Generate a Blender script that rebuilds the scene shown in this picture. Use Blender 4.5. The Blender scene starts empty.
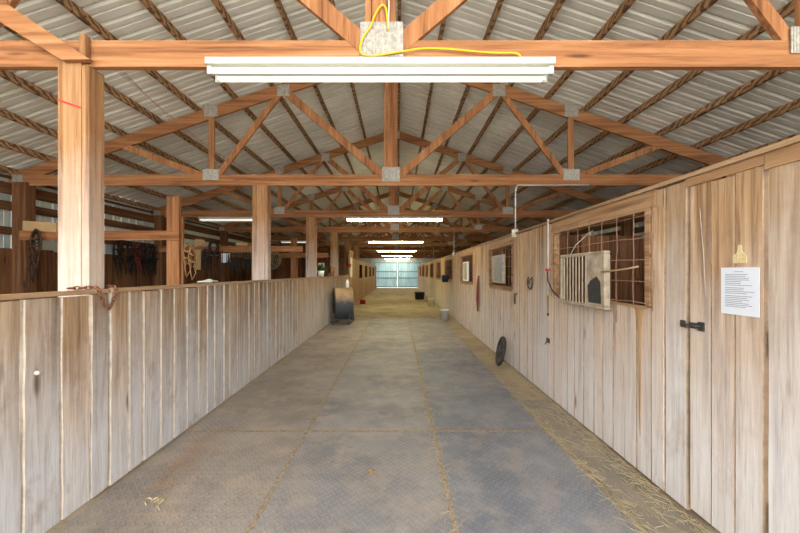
import bpy, math, random
from mathutils import Vector, Matrix
R = random.Random(7)
SC = bpy.context.scene
COL = SC.collection
F = 355.6; VX, VY = 398.0, 272.5; H = 1.55

# ------------------------------------------------------------------ helpers
def s2l(c):
    c /= 255.0
    return c/12.92 if c <= .04045 else ((c+.055)/1.055)**2.4
def rgb(r, g, b): return (s2l(r), s2l(g), s2l(b), 1)

class MB:
    """collects shapes; build() links them as one mesh object"""
    def __init__(s): s.v = []; s.f = []; s.sm = []; s.mi = {}
    def add(s, vs, fs, smooth=False):
        o = len(s.v); s.v += [tuple(v) for v in vs]
        s.f += [tuple(i+o for i in f) for f in fs]; s.sm += [smooth]*len(fs)
        return s
    def box(s, x0, x1, y0, y1, z0, z1):
        return s.add([(x0,y0,z0),(x1,y0,z0),(x1,y1,z0),(x0,y1,z0),(x0,y0,z1),(x1,y0,z1),(x1,y1,z1),(x0,y1,z1)],
            [(0,3,2,1),(4,5,6,7),(0,1,5,4),(1,2,6,5),(2,3,7,6),(3,0,4,7)])
    def bar(s, a, b, w, h, up=(0,0,1)):
        """a timber from a to b: w across, h along up"""
        a = Vector(a); b = Vector(b); d = (b-a).normalized(); up = Vector(up)
        sd = d.cross(up).normalized(); u = sd.cross(d).normalized()
        vs = []
        for p in (a, b):
            for i, j in ((-1,-1),(1,-1),(1,1),(-1,1)): vs.append(p+sd*i*w/2+u*j*h/2)
        return s.add(vs, [(0,1,2,3),(7,6,5,4),(0,4,5,1),(1,5,6,2),(2,6,7,3),(3,7,4,0)])
    def tube(s, pts, r, n=6, closed=False):
        pts = [Vector(p) for p in pts]; m = len(pts); vs = []
        rr = r if isinstance(r, (list, tuple)) else [r]*m
        prev = None
        for i, p in enumerate(pts):
            if closed: t = pts[(i+1) % m]-pts[i-1]
            else: t = pts[min(i+1, m-1)]-pts[max(i-1, 0)]
            t.normalize()
            if prev is None:
                a = Vector((0,0,1)) if abs(t.z) < .9 else Vector((1,0,0))
                u = t.cross(a).normalized()
            else:
                u = (prev-t*prev.dot(t)).normalized()
            prev = u; w = t.cross(u)
            for k in range(n):
                q = 2*math.pi*k/n
                vs.append(p+(u*math.cos(q)+w*math.sin(q))*rr[i])
        fs = []
        for i in range(m if closed else m-1):
            j = (i+1) % m
            for k in range(n):
                l = (k+1) % n
                fs.append((i*n+k, i*n+l, j*n+l, j*n+k))
        if not closed:
            fs.append(tuple(range(n-1, -1, -1))); fs.append(tuple((m-1)*n+k for k in range(n)))
        return s.add(vs, fs, True)
    def lathe(s, prof, n=24, mat=None):
        """profile of (radius, height) about z, placed with mat"""
        mat = mat or Matrix(); vs = []; fs = []
        for r, z in prof:
            for k in range(n):
                q = 2*math.pi*k/n
                vs.append(mat @ Vector((r*math.cos(q), r*math.sin(q), z)))
        for i in range(len(prof)-1):
            for k in range(n):
                l = (k+1) % n
                fs.append((i*n+k, i*n+l, (i+1)*n+l, (i+1)*n+k))
        return s.add(vs, fs, True)
    def plank(s, y0, y1, z0, z1, x0, x1, nz=9, jit=.003, front=1, ch=.006):
        """an upright board in a wall that runs along y: wandering edges, eased front arrises (own edge tone, material 1)"""
        vs = []; fs = []; lean = R.uniform(-jit, jit); o = len(s.f)
        cup = R.uniform(-.002, .002)
        for i in range(nz):
            t = i/(nz-1); z = z0+(z1-z0)*t
            a = y0+R.uniform(-jit, jit)*.7+lean*t; b = y1+R.uniform(-jit, jit)*.7+lean*t
            if front > 0: ring = [(x0,a),(x1-ch,a),(x1,a+ch),(x1,b-ch),(x1-ch,b),(x0,b)]
            else: ring = [(x1,b),(x0+ch,b),(x0,b-ch),(x0,a+ch),(x0+ch,a),(x1,a)]
            vs += [(x+cup*math.sin(t*3), y, z) for x, y in ring]
        for i in range(nz-1):
            for k in range(6):
                l = (k+1) % 6
                if k in (0, 1, 3, 4): s.mi[o+len(fs)] = 1
                fs.append((i*6+k, i*6+l, (i+1)*6+l, (i+1)*6+k))
        e = (nz-1)*6
        fs.append((5,4,3,2,1,0)); fs.append(tuple(e+k for k in range(6)))
        return s.add(vs, fs)
    def build(s, name, m, parent=None, loc=None, bevel=0):
        me = bpy.data.meshes.new(name); me.from_pydata(s.v, [], s.f)
        me.polygons.foreach_set('use_smooth', s.sm); me.update()
        o = bpy.data.objects.new(name, me); COL.objects.link(o)
        for q in (m if isinstance(m, tuple) else (m,)): me.materials.append(q)
        for k, q in s.mi.items(): me.polygons[k].material_index = q
        if loc is not None: o.location = loc
        if parent is not None: o.parent = parent
        if bevel:
            b = o.modifiers.new('bevel', 'BEVEL'); b.width = bevel; b.segments = 2; b.limit_method = 'ANGLE'
        return o

def tag(o, label, cat, group=None):
    o['label'] = label; o['category'] = cat
    if group: o['group'] = group
    return o
def thing(name, label, cat, loc=(0,0,0), group=None):
    o = bpy.data.objects.new(name, None); COL.objects.link(o); o.location = loc
    o.empty_display_size = .1
    return tag(o, label, cat, group)
def struct(o): o['kind'] = 'structure'; return o
def stuff(o, label, cat): o['kind'] = 'stuff'; return tag(o, label, cat)
def copy_tree(o, parent=None):
    c = o.copy(); COL.objects.link(c)
    if parent is not None: c.parent = parent
    for ch in list(o.children): copy_tree(ch, c)
    return c

# ------------------------------------------------------------------ materials
class NT:
    def __init__(s, name):
        s.m = bpy.data.materials.new(name); s.m.use_nodes = True
        s.t = s.m.node_tree; s.b = s.t.nodes['Principled BSDF']
        s.co = None
    def n(s, typ, **kw):
        x = s.t.nodes.new(typ)
        for k, v in kw.items(): setattr(x, k, v)
        return x
    def put(s, sock, v):
        if hasattr(v, 'is_output'): s.t.links.new(v, sock)
        else: sock.default_value = v
    def coord(s, sc=(1,1,1), loc=(0,0,0)):
        if s.co is None: s.co = s.n('ShaderNodeTexCoord').outputs['Object']
        mp = s.n('ShaderNodeMapping'); s.put(mp.inputs['Vector'], s.co)
        mp.inputs['Scale'].default_value = sc; mp.inputs['Location'].default_value = loc
        return mp.outputs[0]
    def noise(s, vec, scale=1, detail=4, rough=.6, dist=0):
        x = s.n('ShaderNodeTexNoise'); s.put(x.inputs['Vector'], vec)
        x.inputs['Scale'].default_value = scale; x.inputs['Detail'].default_value = detail
        x.inputs['Roughness'].default_value = rough; x.inputs['Distortion'].default_value = dist
        return x.outputs[0]
    def math(s, op, a, b=0., c=0., clamp=False):
        x = s.n('ShaderNodeMath', operation=op, use_clamp=clamp)
        s.put(x.inputs[0], a); s.put(x.inputs[1], b); s.put(x.inputs[2], c)
        return x.outputs[0]
    def rng(s, v, a, b, c=0., d=1.):
        x = s.n('ShaderNodeMapRange'); s.put(x.inputs[0], v)
        for i, q in enumerate((a, b, c, d)): x.inputs[i+1].default_value = q
        return x.outputs[0]
    def ramp(s, fac, stops):
        x = s.n('ShaderNodeValToRGB'); s.put(x.inputs[0], fac); e = x.color_ramp.elements
        while len(e) < len(stops): e.new(.5)
        for el, (p, c) in zip(e, stops): el.position = p; el.color = c
        return x.outputs[0]
    def mix(s, fac, a, b, mode='MIX'):
        x = s.n('ShaderNodeMix', data_type='RGBA', blend_type=mode)
        s.put(x.inputs[0], fac); s.put(x.inputs[6], a); s.put(x.inputs[7], b)
        return x.outputs[2]
    def xyz(s, vec):
        x = s.n('ShaderNodeSeparateXYZ'); s.put(x.inputs[0], vec); return x.outputs
    def island(s): return s.n('ShaderNodeNewGeometry').outputs['Random Per Island']
    def bump(s, h, strength=.3, dist=.01):
        x = s.n('ShaderNodeBump'); s.put(x.inputs['Height'], h)
        x.inputs['Strength'].default_value = strength; x.inputs['Distance'].default_value = dist
        s.put(s.b.inputs['Normal'], x.outputs[0])
    def fin(s, col, rough=.8, metal=0., spec=.3):
        s.put(s.b.inputs['Base Color'], col); s.put(s.b.inputs['Roughness'], rough)
        s.b.inputs['Metallic'].default_value = metal; s.b.inputs['Specular IOR Level'].default_value = spec
        return s.m

def wood(name, dark, mid, light, axis='z', knots=True, bleach=None, tintamt=.35, bumpy=.25, dirt=None, streak=.3):
    """long grained timber; bleach = (colour, z from, z to, amount): boards worn pale below that height"""
    t = NT(name)
    k = {'x': (1.1, 26, 26), 'y': (26, 1.1, 26), 'z': (26, 26, 1.1)}[axis]
    isl = t.island()
    off = t.n('ShaderNodeVectorMath', operation='SCALE'); off.inputs[0].default_value = (7.3, 9.1, 5.7); t.put(off.inputs['Scale'], isl)
    ad = t.n('ShaderNodeVectorMath', operation='ADD'); t.put(ad.inputs[0], t.coord(k)); t.put(ad.inputs[1], off.outputs[0])
    grain = t.noise(ad.outputs[0], 1, 6, .65, .6)
    k2 = tuple(q*.22 for q in k)
    mp2 = t.n('ShaderNodeVectorMath', operation='MULTIPLY'); t.put(mp2.inputs[0], ad.outputs[0]); mp2.inputs[1].default_value = (.2,.2,.35)
    big = t.noise(mp2.outputs[0], 1, 3, .5, 1.2)
    g = t.math('ADD', t.math('MULTIPLY', grain, .6), t.math('MULTIPLY', big, .4))
    col = t.ramp(g, [(.36, dark), (.5, mid), (.64, light)])
    tint = t.rng(isl, 0, 1, 1-tintamt, 1+tintamt*.4)
    mul = t.n('ShaderNodeCombineColor')
    for i in range(3): t.put(mul.inputs[i], tint)
    col = t.mix(1., col, mul.outputs[0], 'MULTIPLY')
    blot = t.noise(t.coord((1,1,1)), 3.1, 5, .7)
    if bleach:
        bc, z0, z1, amt = bleach
        z = t.xyz(t.co)[2]
        w = t.math('ADD', z, t.math('MULTIPLY', t.math('SUBTRACT', blot, .5), .9))
        w = t.math('ADD', w, t.math('MULTIPLY', t.math('SUBTRACT', isl, .5), .5))
        fac = t.math('MULTIPLY', t.rng(w, z1, z0), t.rng(grain, .2, .65, .55, 1))
        col = t.mix(t.math('MULTIPLY', fac, amt), col, bc)
    if dirt:
        dn = t.noise(t.coord((1.3,1.3,.8), (3,1,5)), 2.3, 6, .7)
        col = t.mix(t.math('MULTIPLY', t.rng(dn, .56, .72), dirt[1]), col, dirt[0])
    fine = t.noise(t.coord(tuple(q*3 for q in k), (2,3,4)), 1, 5, .7, .4)
    col = t.mix(t.math('MULTIPLY', t.rng(fine, .5, .72), streak), col, tuple(q*.55 for q in dark[:3])+(1,))
    if knots:
        v = t.n('ShaderNodeTexVoronoi'); t.put(v.inputs['Vector'], t.coord({'x': (1.1,7,7), 'y': (7,1.1,7), 'z': (5,5,1.3)}[axis]))
        v.inputs['Scale'].default_value = 1.
        kn = t.rng(v.outputs['Distance'], .05, .13, .75, 0)
        col = t.mix(kn, col, tuple(q*.35 for q in dark[:3])+(1,))
    t.bump(grain, bumpy, .006)
    return t.fin(col, .82, 0, .2)

def flat(name, c, rough=.7, metal=0., var=.25, scale=9, spec=.3):
    t = NT(name); n = t.noise(t.coord(), scale, 4, .6)
    col = t.mix(t.rng(n, .35, .7), tuple(q*(1-var) for q in c[:3])+(1,), c)
    return t.fin(col, rough, metal, spec)
def emit(name, c, st):
    t = NT(name); t.put(t.b.inputs['Base Color'], c); t.put(t.b.inputs['Emission Color'], c)
    t.b.inputs['Emission Strength'].default_value = st
    return t.m

TIM = (rgb(150,92,52), rgb(196,134,84), rgb(222,166,112))
TIMR = (rgb(112,70,44), rgb(162,108,68), rgb(186,134,92))
M = {}
M['beam'] = wood('beam_timber', *TIMR, axis='x', tintamt=.22)
M['web'] = wood('web_timber', *TIMR, axis='z', tintamt=.22)
M['post'] = wood('post_timber', rgb(116,78,46), rgb(160,114,74), rgb(184,142,100), axis='z', tintamt=.15, bleach=(rgb(196,186,176), 1.4, 2.4, .7))
M['old'] = wood('old_brown_timber', rgb(70,45,28), rgb(112,74,46), rgb(142,98,62), axis='y', tintamt=.3)
M['oldz'] = wood('old_brown_upright', rgb(70,45,28), rgb(112,74,46), rgb(142,98,62), axis='z', tintamt=.3)
M['oldx'] = wood('old_brown_cross', rgb(110,68,40), rgb(160,105,66), rgb(186,130,86), axis='x', tintamt=.3)
M['left'] = wood('weathered_boards_low', rgb(106,82,60), rgb(156,126,96), rgb(188,160,130), axis='z', tintamt=.34,
                 bleach=(rgb(192,190,190), .3, 1.38, .88), dirt=(rgb(120,90,62), .6), bumpy=.5, streak=.36)
M['right'] = wood('weathered_boards_tall', rgb(134,100,70), rgb(186,150,112), rgb(210,180,146), axis='z', tintamt=.26,
                 bleach=(rgb(222,217,214), .35, 1.85, .87), dirt=(rgb(146,108,76), .45), bumpy=.5, streak=.32)
M['edge'] = flat('lit_board_edge', rgb(204,186,166), .85, 0, .35, 12)  # pale tone paints in the light that board edges catch
M['edger'] = flat('sawn_board_edge_tall', rgb(176,146,118), .85, 0, .4, 12)
M['stall'] = wood('stall_boards', rgb(110,80,50), rgb(164,128,88), rgb(192,158,116), axis='z', tintamt=.3)
M['cap'] = wood('cap_timber', rgb(128,96,66), rgb(168,134,100), rgb(190,160,126), axis='y', tintamt=.15)
M['header'] = wood('header_timber', rgb(120,86,56), rgb(162,124,88), rgb(184,148,112), axis='y', tintamt=.2)
M['ply'] = flat('pale_plywood', rgb(186,150,104), .8, 0, .2, 5)
M['galv'] = None
t = NT('galvanised_plate'); x = t.xyz(t.coord())[0]
w = t.math('SINE', t.math('MULTIPLY', x, 300.)); n = t.noise(t.co, 30, 4)
t.bump(w, .5, .004)
M['galv'] = t.fin(t.mix(t.rng(n, .35, .7), rgb(150,142,130), rgb(192,184,170)), .55, .35)
t = NT('roof_metal'); n = t.noise(t.coord((1,1,1)), 1.2, 3, .6); n2 = t.noise(t.coord((1,1,1)), .7, 3)
c = t.mix(t.rng(n, .35, .7), rgb(218,214,204), rgb(238,234,224))
c = t.mix(t.math('MULTIPLY', t.rng(n2, .5, .75), .35), c, rgb(186,174,152))
M['roof'] = t.fin(c, .45, .0)
t = NT('wall_metal'); n = t.noise(t.coord((1,1,.3)), 3, 5, .7)
M['sheet'] = t.fin(t.mix(t.rng(n, .35, .7), rgb(190,194,186), rgb(214,216,206)), .5, .3)
t = NT('blue_door_metal'); n = t.noise(t.coord((1,1,.3)), 2, 4)
M['bluedoor'] = t.fin(t.mix(t.rng(n, .35, .7), rgb(150,182,190), rgb(190,212,216)), .5, .0)
tl = t.n('ShaderNodeBsdfTranslucent'); tl.inputs[0].default_value = rgb(170,214,226); mx = t.n('ShaderNodeMixShader'); mx.inputs[0].default_value = .055
t.t.links.new(t.b.outputs[0], mx.inputs[1]); t.t.links.new(tl.outputs[0], mx.inputs[2]); t.t.links.new(mx.outputs[0], t.t.nodes['Material Output'].inputs[0])
M['doorrail'] = flat('door_rail_metal', rgb(120,140,146), .5, .1, .15)
# purlin: rough lumber, with serrated roof-rib shadows painted as dark diagonal bands
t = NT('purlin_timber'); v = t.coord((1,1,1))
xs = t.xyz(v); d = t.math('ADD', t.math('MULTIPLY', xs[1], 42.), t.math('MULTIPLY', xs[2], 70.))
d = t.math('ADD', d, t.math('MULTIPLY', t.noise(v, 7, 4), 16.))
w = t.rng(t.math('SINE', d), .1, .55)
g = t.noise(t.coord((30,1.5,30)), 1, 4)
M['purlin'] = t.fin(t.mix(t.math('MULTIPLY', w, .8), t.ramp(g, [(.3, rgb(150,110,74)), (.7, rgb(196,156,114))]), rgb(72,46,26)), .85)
# dirt floor
t = NT('dirt_floor'); n = t.noise(t.coord(), 1.3, 6, .65); n2 = t.noise(t.co, 22, 4, .7)
c = t.mix(t.rng(n, .35, .7), rgb(138,120,98), rgb(176,160,134))
c = t.mix(t.math('MULTIPLY', t.rng(n2, .5, .75), .5), c, rgb(112,86,60))
t.bump(n2, .5, .02); M['dirt'] = t.fin(c, .95)
t = NT('seam_dirt'); n2 = t.noise(t.coord(), 40, 4, .7)
t.bump(n2, .6, .01); M['seam'] = t.fin(t.mix(t.rng(n2, .35, .7), rgb(120,104,86), rgb(176,156,130)), .95)
# rubber mats: raised tread bars set alternately on the two diagonals, dust trodden in
def mat_material(name, base, worn, dusty):
    t = NT(name); xs = t.xyz(t.coord())
    p = t.math('MULTIPLY', t.math('ADD', xs[0], xs[1]), 17.); q = t.math('MULTIPLY', t.math('SUBTRACT', xs[0], xs[1]), 17.)
    par = t.math('FLOORED_MODULO', t.math('ADD', t.math('FLOOR', p), t.math('FLOOR', q)), 2.)
    a = t.math('ABSOLUTE', t.math('SUBTRACT', t.math('FRACT', p), .5)); b = t.math('ABSOLUTE', t.math('SUBTRACT', t.math('FRACT', q), .5))
    def bar(u, v): return t.math('MULTIPLY', t.rng(u, .40, .46, 1, 0), t.rng(v, .09, .16, 1, 0))
    m1 = t.math('MULTIPLY', bar(a, b), par); m2 = t.math('MULTIPLY', bar(b, a), t.math('SUBTRACT', 1., par))
    tread = t.math('ADD', m1, m2)
    n = t.noise(t.co, 1.1, 6, .65); n2 = t.noise(t.coord((1,1,1), (4,7,0)), 3.5, 6, .7); n3 = t.noise(t.co, 60, 3, .7)
    c = t.mix(t.rng(n, .38, .66), base, worn)
    c = t.mix(t.math('MULTIPLY', tread, .18), c, tuple(q*1.5 for q in worn[:3])+(1,))
    c = t.mix(t.math('MULTIPLY', t.rng(n2, .46, .72), .7), c, dusty)
    c = t.mix(t.math('MULTIPLY', t.rng(n3, .55, .75), .25), c, rgb(90,78,66))
    h = t.math('MULTIPLY', tread, t.rng(n2, .4, .8, 1., .35))
    t.bump(h, .8, .006)
    return t.fin(c, .62, 0, .4)
M['mat'] = mat_material('rubber_mat_grey', rgb(110,107,108), rgb(146,139,134), rgb(170,153,134))
M['matleft'] = mat_material('rubber_mat_dusty', rgb(120,111,104), rgb(154,143,132), rgb(178,155,132))
M['matright'] = mat_material('rubber_mat_blue', rgb(100,101,108), rgb(132,131,134), rgb(164,149,134))
M['white'] = flat('white_enamel', rgb(178,176,162), .5, 0, .06)
M['tube'] = emit('lit_tube', (1., .93, .72, 1), 30.)
M['tubenear'] = emit('lit_tube_dim', (1., .99, .86, 1), .22)
M['tubey'] = emit('lit_tube_yellow', (1., .93, .5, 1), 30.)
M['yellow'] = flat('yellow_cord', rgb(236,186,30), .5, 0, .1)
M['rust'] = flat('rusty_iron', rgb(150,100,76), .8, .3, .5, 30)
M['rustwire'] = flat('rusty_wire', rgb(170,128,104), .7, .2, .35, 30)
M['iron'] = flat('dark_iron', rgb(92,88,84), .6, .5, .4, 20)
M['conduit'] = flat('grey_conduit', rgb(200,192,178), .5, .1, .15)
M['cream'] = flat('cream_plastic', rgb(184,164,138), .6, 0, .45, 12)
M['grille'] = flat('pale_grille', rgb(206,188,160), .6, 0, .3, 14)
M['fanback'] = flat('brown_fan_pad', rgb(110,78,52), .9, 0, .4, 14)
M['bluegrey'] = flat('blue_grey_plastic', rgb(132,140,150), .6, 0, .25)
M['dark'] = flat('dark_rubber', rgb(58,54,52), .75, 0, .3, 20)
M['black'] = flat('black_leather', rgb(36,30,27), .55, 0, .4, 20)
M['leather'] = flat('brown_leather', rgb(74,46,30), .55, 0, .4, 20)
M['redrope'] = flat('dark_red_rope', rgb(130,56,50), .85, 0, .3, 30)
M['red'] = flat('red_plastic', rgb(190,50,40), .5, 0, .15)
M['rope'] = flat('tan_rope', rgb(170,128,84), .9, 0, .3, 30)
M['paper'] = flat('white_paper', rgb(214,215,220), .8, 0, .03)
M['ink'] = flat('grey_print', rgb(148,150,156), .8, 0, .05)
M['tagy'] = flat('yellow_tag', rgb(214,192,142), .6, 0, .1)
M['bucket'] = flat('white_bucket', rgb(236,234,226), .5, 0, .06)
M['creambucket'] = flat('cream_bucket', rgb(240,230,200), .5, 0, .1)
M['bluebucket'] = flat('blue_bucket', rgb(62,80,108), .5, 0, .2)
M['cloth'] = flat('white_cloth', rgb(226,222,212), .9, 0, .12)
M['drum'] = None
t = NT('two_tone_fan_drum'); n = t.noise(t.coord((1,1,1)), 5, 5, .7); nz = t.xyz(t.n('ShaderNodeNewGeometry').outputs['Normal'])[2]
z = t.xyz(t.co)[2]
f = t.rng(t.math('ADD', z, t.math('MULTIPLY', n, .5)), .9, 1.15)
M['drum'] = t.fin(t.mix(f, rgb(74,76,82), rgb(176,146,112)), .6, .1)  # drum colour blends from dark grey below to tan above
M['straw'] = flat('straw', rgb(186,166,130), .8, 0, .35, 60)
M['shaving'] = flat('wood_shaving', rgb(184,150,124), .9, 0, .3, 60)
M['leafgreen'] = flat('green_leaf', rgb(70,104,62), .7, 0, .3, 30)
M['outside'] = flat('pale_gravel', rgb(206,198,184), .95, 0, .15, 3)
M['strip'] = flat('grey_concrete_strip', rgb(150,138,122), .9, 0, .3, 4)

# ------------------------------------------------------------------ dimensions
XL, XR = -2.06, 1.86            # faces of the two aisle walls
XC = -.11; HALF = 6.15; APEX = 5.20; SL = .333
D1, SP = 2.45, 3.32             # roof truss spacing
YEND = 36.6; Y0 = -1.6
BC0, BC1 = 2.955, 3.135           # bottom chord
def roofz(x): return APEX-SL*abs(x-XC)

# ------------------------------------------------------------------ floor and outside
struct(MB().box(-7, 7, Y0, YEND+.2, -.1, 0).build('floor', M['dirt']))
struct(MB().box(-40, 40, Y0-40, Y0-.002, -.12, -.02).add([],[]).build('ground_outside', M['outside']))
struct(MB().box(-40, 40, YEND+.202, YEND+40, -.12, -.02).build('ground_beyond', M['outside']))

# rubber mats, three lanes
lanes = [(-2.03, -.90, 'left'), (-.87, .33, 'middle'), (.36, 1.437, 'right')]
rows = [(-.6, 3.43, 'nearest the camera'), (3.47, 7.08, 'in the second row'), (7.12, 11.9, 'in the farthest row')]
mm = {'left': 'matleft', 'middle': 'mat', 'right': 'matright'}
desc = {'left': 'dusty brown-grey', 'middle': 'grey', 'right': 'bluish grey'}
for (xa, xb, ln) in lanes:
    for (ya, yb, rn) in rows:
        x1 = xb
        o = MB().box(xa, x1, ya, yb, .001, .014).build('rubber_mat', M[mm[ln] if ya < 7 or ln != 'right' else 'mat'], bevel=.003)
        pos = {'left': 'along the low left wall', 'middle': 'in the middle lane', 'right': 'on the right lane'}[ln]
        tag(o, f'{desc[ln]} treaded rubber mat {pos}, {rn}', 'rubber mat', 'rubber mats of the aisle')
def seam(a, b, w):
    m = MB(); n = int(max(abs(b[0]-a[0]), abs(b[1]-a[1]))/.05)
    a = Vector((a[0], a[1], 0)); b = Vector((b[0], b[1], 0)); d = (b-a).normalized(); s = Vector((-d.y, d.x, 0)); vs = []; fs = []
    for i in range(n+1):
        p = a+(b-a)*i/n; q = w*R.uniform(.6, 1.25)
        vs += [p-s*q+Vector((0,0,.0145)), p+Vector((0,0,.017+R.uniform(0,.004))), p+s*q+Vector((0,0,.0145))]
        if i:
            k = i*3; fs += [(k-3,k-2,k+1,k),(k-2,k-1,k+2,k+1)]
    return m.add(vs, fs, True)
sd = MB()
for x in (-.885, .345):
    q = seam((x, -.6), (x, 11.9), .019); sd.add(q.v, q.f, True)
for y, (xa, xb) in ((3.45, (-2.0, 1.43)), (7.1, (-2.0, 1.43))):
    q = seam((xa, y), (xb, y), .016); sd.add(q.v, q.f, True)
stuff(sd.build('packed_dirt', M['seam']), 'tan dirt packed in the seams between the rubber mats', 'dirt')

struct(MB().box(1.49, 1.80, -.6, 4.3, .0005, .010).build('floor_strip', M['strip']))
# straw along the right wall and in the seams
st = MB()
def strand(x, y, z, L, a, tilt):
    d = Vector((math.cos(a)*math.cos(tilt), math.sin(a)*math.cos(tilt), math.sin(tilt)))*L/2
    p = Vector((x, y, z)); s = d.cross(Vector((0,0,1))).normalized()*.0016
    u = Vector((0,0,.0022))
    st.add([p-d-s, p-d+s, p-d+u, p+d-s, p+d+s, p+d+u], [(0,1,4,3),(1,2,5,4),(2,0,3,5),(0,2,1),(3,4,5)])
for i in range(3000):
    y = 1.2+R.random()**1.5*12.5
    x = 1.84-abs(R.gauss(0, .11)) if R.random() < .75 else R.uniform(1.40, 1.84)
    if R.random() < .2: y = R.gauss(5.1, .28); x = 1.78-abs(R.gauss(0, .1))
    if R.random() < .12: y = R.uniform(1.5, 4); x = R.gauss(1.47, .035)
    strand(min(x, 1.82), y, .016+R.random()*.012, R.uniform(.03, .13), R.gauss(math.pi/2, .7), R.uniform(-.08, .08))
for i in range(420):
    strand(.345+R.gauss(0, .03), R.uniform(1.4, 9), .022, R.uniform(.02, .08), R.gauss(math.pi/2, .6), R.uniform(-.05, .05))
stuff(st.build('straw', M['straw']), 'loose straw strewn along the foot of the right stall wall', 'straw')
sv = MB()
for i in range(900):
    x = -1.82+abs(R.gauss(0, .13)); y = 2.95+R.gauss(0, .24)
    if R.random() < .1: x = R.uniform(-1.9, -1.1); y = R.uniform(2, 4)
    if R.random() < .06: x = -1.7+R.gauss(0, .04); y = 2.58+R.gauss(0, .035)
    a = R.uniform(0, 6.28); s = R.uniform(.004, .012); z = .016+R.random()*.004
    c, q = math.cos(a)*s, math.sin(a)*s
    sv.add([(x-c,y-q,z),(x+q*.5,y-c*.5,z+.001),(x+c,y+q,z+.004),(x-q*.5,y+c*.5,z+.001),(x,y,z-.0015)], [(0,1,2,3),(0,4,1),(1,4,2),(2,4,3),(3,4,0)])
stuff(sv.build('wood_shavings', M['shaving']), 'reddish wood shavings spilt at the foot of the low left wall', 'wood shavings')
lf = MB()
for i in range(9):
    x = -1.62+R.gauss(0, .05); y = 2.36+R.gauss(0, .03); a = R.uniform(0, 3.1)
    lf.tube([(x-.03*math.cos(a), y-.03*math.sin(a), .017), (x, y, .03), (x+.03*math.cos(a), y+.03*math.sin(a), .018)], [.002,.008,.002], 5)
tag(lf.build('dry_leaf', M['straw']), 'small crumpled dry tan leaf on the mat near the low left wall', 'leaf')
lf = MB(); lf.tube([(-.24,2.74,.017),(-.21,2.73,.03),(-.18,2.74,.018)], [.003,.014,.003], 5); lf.tube([(-.22,2.69,.017),(-.2,2.71,.03),(-.19,2.77,.02)], [.003,.012,.002], 5)
tag(lf.build('dry_leaf', M['rope']), 'small dry brown leaf lying on the middle rubber mat', 'leaf')

# ------------------------------------------------------------------ roof
def rib_profile(y0, y1, pitch=.23):
    """list of (y, dz): panels with a tall rib every pitch and two low ones between"""
    pr = []; y = y0
    while y < y1:
        pr += [(y, 0), (y+.016, .03), (y+.046, .03), (y+.062, 0), (y+.115, 0), (y+.124, .008), (y+.138, .008), (y+.147, 0)]
        y += pitch
    return pr
def roof(side):
    pr = rib_profile(Y0-.3, YEND+.3); vs = []; fs = []
    xe = XC+side*(HALF+.45)
    for (y, dz) in pr:
        for x, zz in ((XC, APEX), (xe, roofz(xe))):
            vs += [(x, y, zz+.095+dz), (x, y, zz+.100+dz)]
    for i in range(len(pr)-1):
        a = i*4; b = a+4
        fs += [(a, a+2, b+2, b), (a+1, b+1, b+3, a+3)]
    return vs, fs
m = MB(); m.add(*roof(-1)); m.add(*roof(1))
ceil = struct(m.build('ceiling', M['roof']))
def purlin(x, side):
    m = MB(); z = roofz(x)+.047
    n = 170; vs = []; fs = []
    # board on edge, its lower arris scalloped to echo the rib shadows
    for i in range(n+1):
        y = Y0-.2+(YEND+.3-Y0)*i/n
        j = .006*math.sin(y*21+x*5)+R.uniform(-.004, .004)
        vs += [(x-.021, y, z-.046+j*.5), (x+.021+max(0, j), y, z-.046+j), (x+.021, y, z+.046), (x-.021-max(0,-j), y, z+.046)]
        if i:
            k = i*4
            for q in range(4): fs.append((k-4+q, k-4+(q+1) % 4, k+(q+1) % 4, k+q))
    fs += [(3,2,1,0), (n*4,n*4+1,n*4+2,n*4+3)]
    m.add(vs, fs)
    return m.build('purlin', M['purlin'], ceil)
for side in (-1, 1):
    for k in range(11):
        purlin(XC+side*(.13+k*.603), side)
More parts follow.
